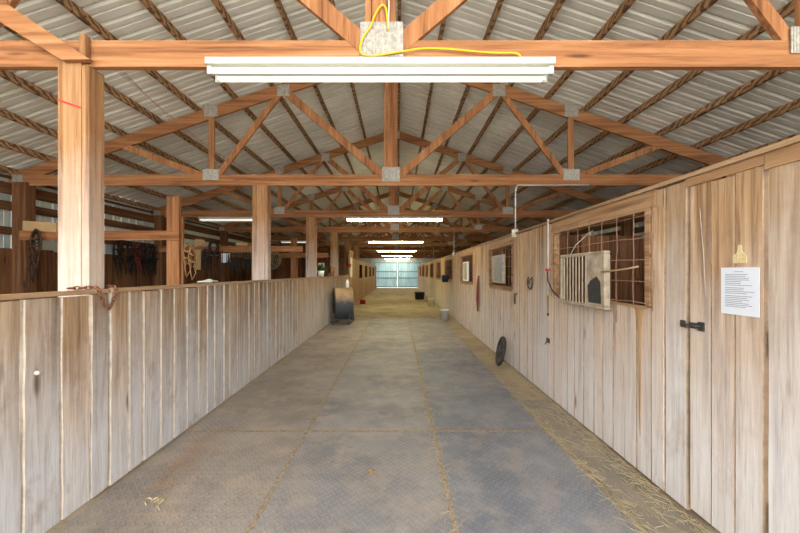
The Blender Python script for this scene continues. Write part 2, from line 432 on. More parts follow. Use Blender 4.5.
# ridge board on the truss apexes is hidden behind the king posts
# ------------------------------------------------------------------ trusses
def make_truss():
    r = thing('roof_truss', '', 'roof truss')
    T = .045
    MB().box(-HALF, HALF, -T/2, T/2, BC0, BC1).build('bottom_chord', M['beam'], r)
    for s in (-1, 1):
        m = MB(); x1 = s*(HALF+.1); zt = APEX-SL*abs(x1)
        vs = []
        for y in (-T/2-.001*s, T/2-.001*s):
            vs += [(0,y,APEX-.19),(x1,y,zt-.19),(x1,y,zt),(0,y,APEX)]
        m.add(vs, [(0,1,2,3),(7,6,5,4),(0,4,5,1),(1,5,6,2),(2,6,7,3),(3,7,4,0)]).build('top_chord', M['beam'], r)
    MB().box(-.065, .095, -.03, .02, BC1-.05, APEX-.03).build('king_post', M['web'], r)
    MB().box(-.115, -.072, -.015, .04, BC1-.05, APEX-.06).build('king_post', M['web'], r)
    def web(xa, za, xb, zb, h=.09, off=0.):
        MB().bar((xa, off, za), (xb, off, zb), .04, h, (0,0,1) if abs(xb-xa) > .05 else (1,0,0)).build('web_member', M['web'], r)
    def top(x): return APEX-SL*abs(x)-.13
    for s in (-1, 1):
        web(s*.10, 3.09, s*1.73, top(1.73), .12, -.006)
        web(s*2.83, 3.10, s*1.79, top(1.79), .09, .006)
        web(s*2.91, 3.10, s*2.91, top(2.91)-.01, .09)
        web(s*3.01, 3.10, s*4.37, top(4.37), .10, .004)
    def plate(x, z, w, h):
        MB().box(x-w/2, x+w/2, -T/2-.014, -T/2-.008, z-h/2, z+h/2).build('gusset_plate', M['galv'], r)
    plate(0, 3.135, .29, .235)
    for s in (-1, 1):
        plate(s*2.91, 3.13, .26, .18); plate(s*1.74, top(1.74)-.0, .20, .19); plate(s*2.91, top(2.91)+.06, .22, .19)
        plate(s*(HALF-.12), 3.07, .18, .12)
    plate(0, APEX-.14, .3, .2)
    return r
ordinal = ['nearest', 'second nearest', 'third nearest', 'fourth nearest', 'fifth nearest', 'sixth nearest', 'seventh nearest', 'eighth nearest', 'ninth nearest', 'tenth nearest', 'farthest']
tr0 = make_truss()
DEP = []
extra = {0: 'yellow cord draped over its middle plate', 1: 'grey conduit pipe meeting it over the right wall', 2: 'long lit strip light below its middle'}
for k in range(11):
    o = tr0 if k == 0 else copy_tree(tr0)
    y = D1+SP*k - (.5 if k == 10 else 0); DEP.append(y)
    o.location = (XC, y, 0)
    o['label'] = {0: 'nearest timber roof truss, with a yellow cord looped over its middle plate',
        1: 'second nearest timber roof truss, met by a bent grey conduit at right',
        2: 'third nearest timber roof truss, carrying the second strip light'}.get(k, f'timber roof truss with grey plates, {ordinal[k]} of the row')
    o['group'] = 'roof trusses over the aisle'
# knee brace at the left of the first truss
yb = D1-.085
pb = [((px-VX)*yb/F, H+(VY-py)*yb/F) for px, py in ((90,59),(61,59.5),(-112,-47.5),(-112,-76),(87,57.5))]
nb_ = len(pb)
tag(MB().add([(x,yb,z) for x,z in pb]+[(x,yb+.038,z) for x,z in pb], [tuple(range(nb_)), tuple(range(2*nb_-1,nb_-1,-1))]+[(i,nb_+i,nb_+(i+1)%nb_,(i+1)%nb_) for i in range(nb_)]).build('knee_brace', M['beam']),
    'diagonal timber brace rising left from the top of the nearest left post', 'brace')
# ------------------------------------------------------------------ posts in the left aisle wall
for k in range(6):
    y = DEP[k]
    w = .215 if k == 0 else .255
    xr = -2.092
    p = thing('support_post', f'square timber post in the left aisle wall, {ordinal[k]} of the row', 'post', (xr, y, 0), 'posts in the left aisle wall')
    MB().box(-w, -.055, -.04, -.026, 0, BC0-.002 if k else BC0+.05).build('front_board', M['post'], p, bevel=.003); MB().box(-w+.004, -.055, -.0255, .08, 0, BC0-.001).build('core_board', M['post'], p)
    MB().box(-.05, 0, -.042, .086, 0, BC0-.001).build('side_board', M['post'], p, bevel=.004)
    if k == 0:
        MB().box(-.045, -.002, -.07, -.026, 2.97, 3.15).build('splice_block', M['post'], p, bevel=.004)
        p['label'] = 'big timber support post at front left, pale at its foot, red line near its top'
        MB().bar((-.214, -.042, 2.72), (-.056, -.042, 2.665), .002, .012).build('chalk_line', M['red'], p)
    elif k >= 4:
        p['label'] += ', beside the stalls'
# ------------------------------------------------------------------ low left wall
def planks(mb, y0, y1, z0, z1, x0, x1, wmin=.17, wmax=.22, gap=.008, jit=.004, fixed=None, fr=1, ch=.007):
    y = y0; i = 0
    while y < y1-.02:
        w = fixed[i] if fixed and i < len(fixed) else R.uniform(wmin, wmax)
        e = min(y+w, y1)
        if y1-e < .06: e = y1
        j = R.uniform(0, .006)
        mb.plank(y, e-gap, z0, z1+R.uniform(-.01, .004), x0-j*fr, x1-j*fr, 9, jit, fr, ch*R.choice((.35,.6,.8,1,1.2)))
        y = e; i += 1
    return mb
LT = 1.435
gate = thing('plank_gate', 'weathered grey plank gate in the front left, chained at its far end', 'gate', (0,0,0))
planks(MB(), -.5, 2.535, .03, LT-.03, XL-.028, XL, .19, .23, .012, .006).build('boards', (M['left'], M['edge']), gate)
MB().box(XL-.028, XL+.004, -.5, 2.53, LT-.03, LT).build('top_rail', M['cap'], gate, bevel=.004)
ms = MB(); yk = 2.02
ms.lathe([(.0, .0), (.014, .0), (.012, .02), (0, .022)], 10, Matrix.Translation((XL, yk, .98)) @ Matrix.Rotation(math.pi/2, 4, 'Y')); ms.build('bolt_head', M['conduit'], gate)
wl = struct(planks(MB(), 2.55, 14.85, .02, LT-.03, XL-.026, XL, .15, .21, .011, .005).build('wall_aisle_left', (M['left'], M['edge'])))
MB().box(XL-.028, XL+.012, 2.55, 14.85, LT-.03, LT+.002).build('top_rail', M['cap'], wl, bevel=.004)
# chain
def chain(pts, name, L=.028):
    m = MB(); c = [Vector(p) for p in pts]
    seg = [(c[i+1]-c[i]).length for i in range(len(c)-1)]; tot = sum(seg); n = int(tot/L)
    for i in range(n):
        d = (i+.5)*L; j = 0
        while j < len(seg)-1 and d > seg[j]: d -= seg[j]; j += 1
        t = (c[j+1]-c[j]).normalized(); p = c[j]+t*d
        a = t.cross(Vector((1,.3,.2))).normalized(); b = t.cross(a)
        u = a if i % 2 else b
        m.tube([p+t*.021*math.cos(q)+u*.0115*math.sin(q) for q in [k*math.pi/5 for k in range(10)]], .0042, 6, True)
    return m
y0 = 2.43
cat = [(XL+.016+.002, y0+q*.15, 1.435-.135*(1-((q-.5)/.5)**2)) for q in [i/14 for i in range(15)]]
cat = [(XL-.10, y0-.10, 1.446), (XL-.03, y0-.02, 1.447), (XL+.012, y0-.002, 1.442)]+cat+[(XL+.01, y0+.152, 1.445), (XL-.06, y0+.16, 1.452)]
tag(chain(cat, 'chain').build('chain', M['rust']), 'rusty chain looped over the gate end on the low left wall', 'chain')
# white cloth on the wall top
m = MB(); vs = []; fs = []
for i in range(9):
    for j in range(7):
        u = i/8-.5; v = j/6-.5
        vs.append((XL-.05+v*.12, 3.95+u*.22, LT+.006+.03*math.exp(-14*((u-.12)**2+v*v))+R.uniform(0, .012)))
for i in range(8):
    for j in range(6): fs.append((i*7+j, i*7+j+1, (i+1)*7+j+1, (i+1)*7+j))
m.add(vs, fs, True); o = m.build('rag', M['cloth']); so = o.modifiers.new('s', 'SOLIDIFY'); so.thickness = .005; so.offset = 1
tag(o, 'crumpled white rag on top of the low left wall', 'rag')

# ------------------------------------------------------------------ outer left wall, girts, posts
def sheet(x, side, y0, y1, z0, z1):
    pr = []; y = y0
    while y < y1:
        pr += [(y, 0), (y+.018, .02), (y+.036, .02), (y+.054, 0), (y+.14, 0), (y+.147, .006), (y+.154, 0)]; y += .23
    vs = []; fs = []
    for (y, d) in pr: vs += [(x+side*d, y, z0), (x+side*d, y, z1)]
    for i in range(len(pr)-1): fs.append((i*2, i*2+1, i*2+3, i*2+2))
    return MB().add(vs, fs)
XO = -6.3; XOR = 6.08
def outer(name, X, s, lastk):
    o = sheet(X, s, Y0, YEND, 0, roofz(X)+.05).build(name, M['sheet']); struct(o)
    so = o.modifiers.new('s', 'SOLIDIFY'); so.thickness = .004
    i = -s
    for za, zb in ((1.55+1.26, 1.55+1.44), (1.55+1.0, 1.55+1.14), (3.06, 3.10), (2.16, 2.28)):
        MB().box(min(X+i*.03, X+i*.075), max(X+i*.03, X+i*.075), Y0, YEND, za, zb).build('girt', M['old'], o)
    kb = MB(); y = Y0
    while y < YEND:
        w = R.uniform(.18, .3); xx = X+i*.09+R.uniform(-.004, .004)
        kb.box(min(xx, xx+i*.022), max(xx, xx+i*.022), y, min(y+w-.006, YEND), .02, (1.93 if y < 7.9 else 2.13)+R.uniform(-.02, .02)); y += w
    kb.build('kickboard', M['oldz'], o)
    for y in DEP[:lastk]:
        MB().box(min(X+i*.12, X+i*.34), max(X+i*.12, X+i*.34), y-.08, y+.08, 0, 3.0).build('wall_post', M['oldz'], o)
    return o
outer('wall_left', XO, -1, 10); outer('wall_right_outer', XOR, 1, 10)

# inner posts and rails of the tack area
for k in (1, 2, 3):
    y = DEP[k]; nm = {1: 'nearest', 2: 'middle', 3: 'farthest'}[k]
    p = thing('tack_post', f'rough brown post inside the tack area, {nm} of three', 'post', (-3.63, y, 0), 'posts in the tack area')
    MB().box(-.10, .10, -.04, .02, 0, 2.78).build('front_board', M['web'], p); MB().box(.05, .12, .021, .07, 0, 2.45).build('side_board', M['web'], p)
    MB().box(-6.05, -3.50 if k == 1 else -2.42, y-.09, y-.045, 2.07, 2.22).build('tack_rail', M['oldx'])
    o = bpy.context.scene.objects[-1]
rails = [o for o in COL.objects if o.name.startswith('tack_rail')]
for o, nm in zip(rails, ('nearest', 'middle', 'farthest')):
    tag(o, f'brown horizontal rail from the outer left wall to the tack post, {nm} of three', 'rail', 'rails in the tack area')

# ------------------------------------------------------------------ tack
def strap(m, pts, r=.012): m.tube(pts, r, 5)
def bridle(x, y, ztop, L, along, seed, mat, facing=1, r=1.3):
    """straps hanging from a hook; along = unit direction across the bridle"""
    q = random.Random(seed); m = MB(); a = Vector(along)
    P = lambda u, z, d=0.: Vector((x, y, ztop-z))+a*u+Vector((a.y*d, -a.x*d, 0))*facing
    w = q.uniform(.06, .1)
    strap(m, [P(0,0), P(-w*.7,.06), P(-w,.25*L), P(-w*.9,.5*L), P(-w*.3,.62*L,.02)], .011*r)
    strap(m, [P(0,0), P(w*.7,.06), P(w,.25*L), P(w*.9,.5*L), P(w*.3,.62*L,.02)], .011*r)
    strap(m, [P(-w,.22*L), P(0,.26*L,.04), P(w,.22*L)], .010*r)
    strap(m, [P(-w*.95,.42*L), P(0,.47*L,.05), P(w*.95,.42*L)], .012*r)
    u = q.uniform(-.05, .05)
    strap(m, [P(-w*.6,.55*L), P(u-.05,.75*L,.02), P(u,L), P(u+.05,.8*L,.03), P(w*.6,.55*L)], .009*r)
    for s in (-1, 1):
        c = P(s*w*.9, .52*L, .02)
        m.tube([c+a*.028*math.cos(t)+Vector((0,0,.028*math.sin(t))) for t in [k*math.pi/5 for k in range(10)]], .006, 5, True)
    return m.build('bridle', mat)
cols = ['black', 'leather', 'black', 'black', 'leather', 'black']
nb = 14
names = ['first', 'second', 'third', 'fourth', 'fifth', 'sixth', 'seventh', 'eighth', 'ninth', 'tenth', 'eleventh', 'twelfth', 'thirteenth', 'last']
for i in range(nb):
    y = 7.72+i*.128
    mat = M['redrope'] if i == 5 else M[cols[i % 6]]
    o = bridle(XO+.16+R.uniform(0,.04), y, 2.25+R.uniform(-.03,.03), R.uniform(.62,.9), (0,1,0), i, mat, r=1.7)
    lab = ('dark red rope halter hanging among the black bridles on the outer left wall' if i == 5 else
           f'{"brown" if mat is M["leather"] else "black"} leather bridle on the outer left wall, {names[i]} from the left of its row')
    tag(o, lab, 'bridle', 'bridles on the outer left wall')
tag(bridle(-5.75, DEP[1]-.13, 2.20, .8, (1,0,0), 31, M['black']), 'black leather bridle hanging from the nearest tack rail, left of the big front post', 'bridle')
tag(bridle(-5.70, DEP[1]-.17, 2.235, .62, (1,0,0), 33, M['leather']), 'brown leather bridle hung over the black one on the nearest tack rail', 'bridle')
tag(bridle(XO+.155, 5.35, 1.86, .62, (0,1,0), 32, M['black']), 'black bridle on the brown boards at the far left edge of the photo', 'bridle')
o = MB().bar((-5.98, DEP[1]-.06, 2.30), (-5.45, DEP[1]-.06, 2.27), .09, .15).build('board_offcut', M['ply'])
tag(o, 'pale plywood offcut standing on the nearest tack rail', 'board')
# tan halter ropes by the second-bay post
for i in range(2):
    o = bridle(-3.49+i*.05, DEP[1]+.13+i*.04, 2.03-.05*i, .55, (.25,.97,0), 50+i, M['rope'])
    tag(o, f'tan rope halter hanging beside the nearest tack post, {["left", "right"][i]} of two', 'halter', 'rope halters beside the tack post')
# behind: collars, boots, sheets on the middle rail
yr = DEP[2]-.06
def collar(x, z, rx, rz, mat, label, y=yr-.12):
    m = MB(); m.tube([(x+rx*math.cos(t), y+.02*math.sin(2*t), z+rz*math.sin(t)) for t in [k*math.pi/10 for k in range(20)]], .035, 8, True)
    tag(m.build('horse_collar', mat), label, 'horse collar', 'collars on the middle tack rail')
collar(-4.62, 2.17, .10, .15, M['black'], 'round black horse collar on the middle tack rail, upper of the pair')
collar(-4.82, 2.00, .07, .12, M['dark'], 'small black horse collar hanging lower on the middle tack rail')
def tack_strip(x, ztop, w, L, mat, label, name='leather_strap', cat='strap', y=yr-.09):
    m = MB(); n = 3+int(w/.06)
    for i in range(n):
        u = x-w/2+w*i/(n-1); l = L*R.uniform(.7, 1)
        m.tube([(u, y, ztop), (u+R.uniform(-.02,.02), y-.02, ztop-l*.5), (u+.02, y, ztop-l), (u+.035, y-.015, ztop-l*.5), (u+.04, y, ztop)], .011, 5)
    tag(m.build(name, mat), label, cat, 'tack on the middle rail')
tack_strip(-4.83, 1.95, .16, .5, M['black'], 'bunch of black straps under the small horse collar on the middle rail')
tack_strip(-4.55, 2.1, .20, .75, M['leather'], 'bunch of brown leather harness straps below the round horse collar')
tack_strip(-4.15, 2.06, .3, .6, M['black'], 'wide bunch of black harness straps under the white paper')
tack_strip(-3.82, 2.06, .18, .6, M['black'], 'narrow bunch of black harness straps under the tan sack')
o = MB().box(-5.12, -4.97, yr-.075, yr-.057, 1.62, 2.12).build('board_offcut', M['ply']); tag(o, 'narrow pale board nailed upright to the middle tack rail', 'board')
m = MB().add([(-5.12,yr-.07,2.19),(-4.84,yr-.07,2.30),(-4.9,yr-.07,2.38),(-5.12,yr-.07,2.40),(-5.12,yr-.05,2.19),(-4.84,yr-.05,2.30),(-4.9,yr-.05,2.38),(-5.12,yr-.05,2.40)],
   [(0,1,2,3),(7,6,5,4),(0,4,5,1),(1,5,6,2),(2,6,7,3),(3,7,4,0)])
tag(m.build('board_offcut', M['ply']), 'pale angled board end standing above the middle tack rail', 'board')
tag(MB().box(-4.46, -4.21, yr-.10, yr-.095, 1.80, 2.03).build('paper_sheet', M['paper']), 'white sheet of paper hung below the middle tack rail', 'paper')
m = MB(); m.tube([(-4.12,yr,2.265),(-4.05,yr,2.28),(-3.9,yr,2.275),(-3.8,yr,2.26)], [.03,.05,.055,.03], 8)
tag(m.build('feed_sack', M['ply']), 'rolled tan sack lying on the middle tack rail', 'sack')
# round guard fan behind the second post
def guard_fan(loc, r, label, mat):
    p = thing('drum_fan', label, 'fan', loc)
    m = MB()
    for rr in (1., .8, .6, .4, .2):
        m.tube([(r*rr*math.cos(t), -.05*(1-rr), r*rr*math.sin(t)) for t in [k*math.pi/12 for k in range(24)]], .009, 5, True)
    for k in range(8):
        a = k*math.pi/4; m.tube([(0,-.05,0), (r*math.cos(a), 0, r*math.sin(a))], .006, 5)
    m.build('guard', mat, p)
    mm_ = MB(); mm_.lathe([(r,-.0),(r,.18),(r*.97,.18),(r*.97,0)], 24, Matrix.Rotation(-math.pi/2, 4, 'X')); mm_.build('shroud', mat, p)
    b = MB()
    for k in range(4):
        a = k*math.pi/2+.4
        b.add([(.03*math.cos(a),.06,.03*math.sin(a)), (r*.9*math.cos(a-.25),.05,r*.9*math.sin(a-.25)), (r*.9*math.cos(a+.25),.09,r*.9*math.sin(a+.25)),
               (.03*math.cos(a),.065,.03*math.sin(a)), (r*.9*math.cos(a-.25),.055,r*.9*math.sin(a-.25)), (r*.9*math.cos(a+.25),.095,r*.9*math.sin(a+.25))],
              [(0,1,2),(5,4,3),(0,3,4,1),(1,4,5,2),(2,5,3,0)])
    b.build('blades', M['iron'], p)
    MB().box(-.03, .03, .02, .08, r-.01, r+.1).build('bracket', M['iron'], p)
    return p
guard_fan((-4.35, DEP[3]-.35, 1.98), .33, 'round cream guard fan half hidden behind the second left post', M['cream'])
# a few dim hanging pieces further back
tack_strip(-3.15, 2.08, .3, .6, M['black'], 'bunch of black straps hanging from the farthest tack rail', y=DEP[3]-.12)
tag(MB().box(-2.75, -2.55, DEP[3]-.12, DEP[3]-.1, 1.72, 1.88).build('paper_sheet', M['cloth']), 'small white card below the farthest tack rail', 'paper')
# partition closing the tack area
pt = MB(); x = XO+.35
while x < XL-.1:
    w = R.uniform(.16, .22); pt.box(x, min(x+w-.008, XL-.1), 14.86, 14.89, .02, 2.17+R.uniform(-.02,.02)); x += w
struct(pt.build('wall_partition', M['oldz']))

# ------------------------------------------------------------------ left stalls, far
wf = MB()
LW = [(19.0, 20.6), (22.3, 23.9), (25.6, 27.2), (28.9, 30.5)]
RT = 2.17
def stall_wall(mb, y0, y1, wins, x0, x1, zw0, zw1, ztop, wmin=.14, wmax=.2, jit=.0035, gap=.007, fr=1, ch=.004):
    edges = [y0]+[e for w in wins for e in w]+[y1]
    for i in range(len(edges)-1):
        if i % 2 == 0: planks(mb, edges[i], edges[i+1], .02, ztop, x0, x1, wmin, wmax, gap, jit, None, fr, ch)
        else: planks(mb, edges[i], edges[i+1], .02, zw0, x0, x1, wmin, wmax, gap, jit, None, fr, ch)
stall_wall(wf, 16.4, 34, LW, XL-.028, XL, 1.25, 2.0, RT-.02)
wfo = struct(wf.build('wall_stalls_left', (M['stall'], M['stall'])))
MB().box(XL-.06, XL+.012, 16.4, 34, RT-.02, RT+.01).build('top_cap', M['cap'], wfo)
hb = MB()
for (a, b) in LW: hb.box(XL-.026, XL+.002, a, b, 1.98, RT-.021)
hb.build('header_board', M['header'], wfo)
# tall first stall door on the left
dd = struct(planks(MB(), 15.02, 16.35, .04, 2.52, XL-.028, XL, .15, .2).build('door_2', (M['stall'], M['stall'])))
MB().box(XL-.03, XL+.03, 14.90, 15.0, 0, 2.56).build('door_frame', M['cap'], dd)
MB().box(XL+.001, XL+.025, 15.05, 16.3, 2.38, 2.50).build('cross_rail', M['header'], dd)
MB().box(XL+.001, XL+.012, 15.35, 15.95, 1.35, 2.2).build('pale_panel', M['cloth'], dd)

# ------------------------------------------------------------------ right stall wall
RW = [(2.62, 4.25)]+[(5.75, 7.25), (8.8, 10.55), (12.1, 14.1), (15.45, 17.3), (18.75, 20.6), (22.05, 23.9), (25.4, 27.2), (28.7, 30.5)]
ZW0, ZW1 = 1.29, 2.03
wr = MB()
X0, X1 = XR, XR+.028
planks(wr, .3, 1.797, .02, RT-.07, X0, X1, .15, .17, .006, .002, [.19, .19, .19, .19, .19, .18, .19, .17], -1, .004)
stall_wall(wr, 2.292, 34, RW, X0, X1, ZW0, ZW1, RT-.02, fr=-1)
wro = struct(wr.build('wall_aisle_right', (M['right'], M['edger'])))
MB().box(XR-.02, XR+.06, .3, 34, RT-.018, RT+.012).build('top_cap', M['cap'], wro, bevel=.004)
MB().box(XR-.008, XR-.0005, .3, 1.797, RT-.10, RT-.02).build('top_board', M['header'], wro)
hb = MB()
for (a, b) in RW: hb.box(XR-.006, XR+.022, a-.05, b+.05, ZW1-.0, RT-.021)
hb.build('header_board', M['header'], wro)
MB().box(XR+.03, XR+.07, .3, 34, .25, .38).box(XR+.03, XR+.07, .3, 34, 1.12, 1.25).build('cross_rail', M['old'], wro)
# boards standing inside the trim near the first window
MB().box(XR-.004, XR-.0005, 2.49, 2.60, ZW0-1.2, RT-.15).build('trim_board', M['right'], wro)
# near door with bolt
d1 = struct(planks(MB(), 1.812, 2.272, .05, RT-.075, XR-.001, XR+.027, .15, .16, .005, .0015, [.155, .15, .155], -1, .004).build('door_1', (M['right'], M['edger'])))
MB().box(XR+.028, XR+.06, 1.82, 2.265, .3, .42).box(XR+.028, XR+.06, 1.82, 2.265, 1.6, 1.72).build('cross_rail', M['old'], d1)
MB().box(XR-.008, XR-.002, 1.80, 2.29, RT-.072, RT-.02).build('door_head', M['header'], d1)
MB().tube([(XR-.003, 2.188, 1.947), (XR-.003, 2.175, 1.80), (XR-.003, 2.16, 1.66), (XR-.003, 2.152, 1.50), (XR-.003, 2.143, 1.40)], .0022, 4).build('pale_crack', M['edge'], d1)
lt = MB()
lt.box(XR-.012, XR-.001, 2.205, 2.262, 1.20, 1.235); lt.box(XR-.008, XR-.001, 2.155, 2.2, 1.19, 1.245)
lt.tube([(XR-.018, 2.17, 1.218), (XR-.018, 2.315, 1.218)], .006, 8); lt.tube([(XR-.018, 2.23, 1.218), (XR-.045, 2.232, 1.212), (XR-.05, 2.235, 1.20)], .0055, 8)
lt.build('bolt_latch', M['iron'], d1)
MB().box(XR-.012, XR-.001, 2.297, 2.33, 1.195, 1.24).build('latch_keeper', M['iron'], wro)
# windows: frame + cattle-panel wire
def window(i, a, b):
    fr = MB()
    e = .012; x0, x1 = XR-e, XR+.05; w = .045
    fr.box(x0, x1, a-.002, a+w, ZW0, ZW1); fr.box(x0, x1, b-w, b+.002, ZW0, ZW1)
    fr.box(x0, x1, a+w, b-w, ZW0-.06 if i > 1 else ZW0-.01, ZW0+.005 if i == 1 else ZW0+.02); fr.box(x0, x1, a+w, b-w, ZW1-.02, ZW1+.002)
    o = struct(fr.build(f'window_{i}', M['header']))
    q = random.Random(i*3); wm = MB(); xw = XR-.018
    n = max(5, int((b-a+.06)/.19)); nr = 5
    for k in range(n+1):
        y = a-.05+(b-a+.08)*k/n; j = lambda: q.uniform(-.008, .008)
        zb = ZW0-.02-(.14 if k == 2 and i == 1 else 0)
        wm.tube([(xw+j()*.4, y+j(), zb+(ZW1+.03-zb)*t/6) for t in range(7)], .0034, 5)
    for k in range(nr):
        z = ZW0+.03+k*.165
        wm.tube([(xw-.005+q.uniform(-.003,.003), a-.06+(b-a+.1)*t/8, z+q.uniform(-.006,.006)) for t in range(9)], .0034, 5)
    wm.build('wire_mesh', M['rustwire'], o)
    return o
for i, (a, b) in enumerate(RW): window(i+1, a, b)
# stall partitions behind the right wall
for k in range(0, 10):
    y = DEP[k]+(.05 if k else -.35); m = MB(); x = XR+.08
    while x < XOR-.12:
        w = R.uniform(.16, .24); m.box(x, min(x+w-.008, XOR-.12), y, y+.03, .02, 2.16+R.uniform(-.02,.02)); x += w
    struct(m.build('wall_stall_divider', M['oldz']))
for k in range(5, 10):
    y = DEP[k]+.05; m = MB(); x = XO+.35
    while x < XL-(.35 if k == 5 else .1):
        w = R.uniform(.16, .24); m.box(x, min(x+w-.008, XL-(.31 if k == 5 else .1)), y, y+.03, .02, 2.16+R.uniform(-.02,.02)); x += w
    struct(m.build('wall_stall_divider', M['oldz']))
# ------------------------------------------------------------------ fans in the windows
def box_fan(y0, y1, z0, z1, solid, label, body, panel, depth=.055):
    """fan box hooked on the aisle face of a window; the near end is a solid panel, the rest a barred grille"""
    p = thing('box_fan', label, 'fan', (XR-.03, y0, z0), 'fans in the stall windows')
    W = y1-y0; Hh = z1-z0; xf = -depth
    m = MB(); e = .03
    m.box(xf, 0, 0, W, 0, e); m.box(xf, 0, 0, W, Hh-e, Hh); m.box(xf, 0, 0, e, e, Hh-e); m.box(xf, 0, W-e, W, e, Hh-e)
    m.build('housing', body, p, bevel=.008)
    MB().box(xf+.002, xf+.05, e, solid, e, Hh-e).build('solid_panel', panel, p, bevel=.004)
    g = MB(); n = 9
    for k in range(n):
        y = solid+.01+(W-e-solid-.02)*k/(n-1); g.box(xf+.002, xf+.006, y-.007, y+.007, e, Hh-e)
    g.build('grille', M['grille'], p)
    MB().box(-.012, -.006, e, W-e, e, Hh-e).build('back_panel', M['fanback'], p)
    return p
f1 = box_fan(3.06, 3.90, 1.225, 1.74, .30, 'large cream box fan with grille, hooked on the nearest stall window', M['cream'], M['cream'])
vs = [(-.057,.05,.05),(-.057,.25,.05),(-.057,.27,.2),(-.057,.22,.25),(-.057,.12,.29),(-.057,.06,.24)]
vs2 = [(x+.003,y,z) for x,y,z in vs]
MB().add(vs+vs2, [(5,4,3,2,1,0)]+[(i,(i+1)%6,6+(i+1)%6,6+i) for i in range(6)]+[(6,7,8,9,10,11)]).build('dark_patch', M['dark'], f1)  # irregular dark shape low on the solid panel
hk = MB(); hk.tube([(-.06,.6,.50),(-.05,.5,.6),(.0,.36,.7),(.012,.3,.72)], .004, 6); hk.build('hanger', M['conduit'], f1)
sk = MB(); sk.tube([(-.06,.1,.33),(-.03,-.1,.345),(-.022,-.2,.355),(-.02,-.32,.37)], .0075, 6)
tag(sk.build('stick', M['cap'], None, (XR-.03, 3.0, 1.225)), 'thin pale stick pushed through the wires across the nearest fan', 'stick')
box_fan(6.05, 6.75, 1.36, 1.86, .28, 'cream and blue-grey box fan in the second stall window', M['cream'], M['bluegrey'])
box_fan(9.15, 9.75, 1.33, 1.83, .2, 'narrow white box fan in the third stall window', M['bucket'], M['cream'])

# ------------------------------------------------------------------ small things on the right wall
m = MB().box(XR-.0065, XR-.0035, 1.825, 2.04, 1.318, 1.578); pp = thing('notice', 'white printed notice sheet pinned to the near right door', 'notice')
pp_ = m.build('paper', M['paper'], pp)
ik = MB(); q = random.Random(3); z = 1.556
for i in range(22):
    if i in (1, 9, 14): z -= .0052; continue
    L = q.uniform(.09, .165); a = 2.015
    if i == 0: a, L = 1.96, .05
    if i == 21: L = .12
    ik.box(XR-.0072, XR-.0066, a-L, a, z-.0038, z); z -= .0098
ik.build('printed_lines', M['ink'], pp_)
# ear tag: cattle tag outline
yc, zc = 1.928, 1.60
out = [(-.036,0),(.036,0),(.040,.01),(.038,.04),(.016,.058),(.011,.066),(.010,.092),(.004,.1),(-.004,.1),(-.010,.092),(-.011,.066),(-.016,.058),(-.038,.04),(-.040,.01)]
n = len(out)
vs = [(XR-.009, yc+u, zc+v) for u, v in out]+[(XR-.004, yc+u, zc+v) for u, v in out]
o = thing('ear_tag', 'yellow cattle ear tag nailed above the white notice on the near right door', 'tag')
o_ = MB().add(vs, [tuple(range(n)), tuple(range(2*n-1, n-1, -1))]+[(i, n+i, n+(i+1) % n, (i+1) % n) for i in range(n)]).build('tag_body', M['tagy'], o)
mk = MB(); q = random.Random(5)
for r_, zz in enumerate((.038, .018)):
    for k in range(3):
        y = yc+.02-k*.017; z0 = zc+zz
        mk.tube([(XR-.0095, y, z0+.010), (XR-.0095, y-.008, z0+.008), (XR-.0095, y-.002, z0+.002), (XR-.0095, y-.010, z0)], .0009, 4)
mk.build('marking', M['ply'], o_)
# drip stain board below window
st_ = MB(); vs=[]
vs = [(y, z) for y, z in ((2.70,ZW0-.012),(2.79,ZW0-.012),(2.75,ZW0-.2),(2.742,ZW0-.8),(2.73,ZW0-1.0),(2.722,ZW0-.5),(2.72,ZW0-.2))]
n = len(vs)
MB().add([(XR-.004,y,z) for y,z in vs]+[(XR+.001,y,z) for y,z in vs], [tuple(range(n)), tuple(range(2*n-1,n-1,-1))]+[(i,n+i,n+(i+1)%n,(i+1)%n) for i in range(n)]).build('drip_stain', M['stall'], wro)
# horseshoe
m = MB(); yh, zh = 4.98, 1.41
m.tube([(XR-.012, yh+.095*math.sin(t), zh-.09*math.cos(t)) for t in [-2.5+5*k/16 for k in range(17)]], .011, 6)
m.tube([(XR-.012, yh, zh-.02), (XR-.03, yh, zh), (XR-.03, yh-.02, zh+.03), (XR-.012, yh-.02, zh+.05)], .008, 6)
tag(m.build('horseshoe', M['iron']), 'iron horseshoe hook on the right wall between first and second stall windows', 'horseshoe')
# hasp further along
m = MB().box(XR-.008, XR-.001, 5.55, 5.66, 1.20, 1.225).box(XR-.02, XR-.001, 5.62, 5.65, 1.05, 1.2); tag(m.build('door_hasp', M['iron']), 'iron hasp on the right wall below the second stall window', 'hasp')
m = MB(); m.tube([(XR-.01, 4.36, .72), (XR-.03, 4.38, .70), (XR-.03, 4.42, .66), (XR-.01, 4.43, .68)], .006, 6); m.box(XR-.006, XR-.001, 4.35, 4.45, .68, .74)
tag(m.build('screw_hook', M['iron']), 'small metal hook low on the right wall below the hanging wire', 'hook')
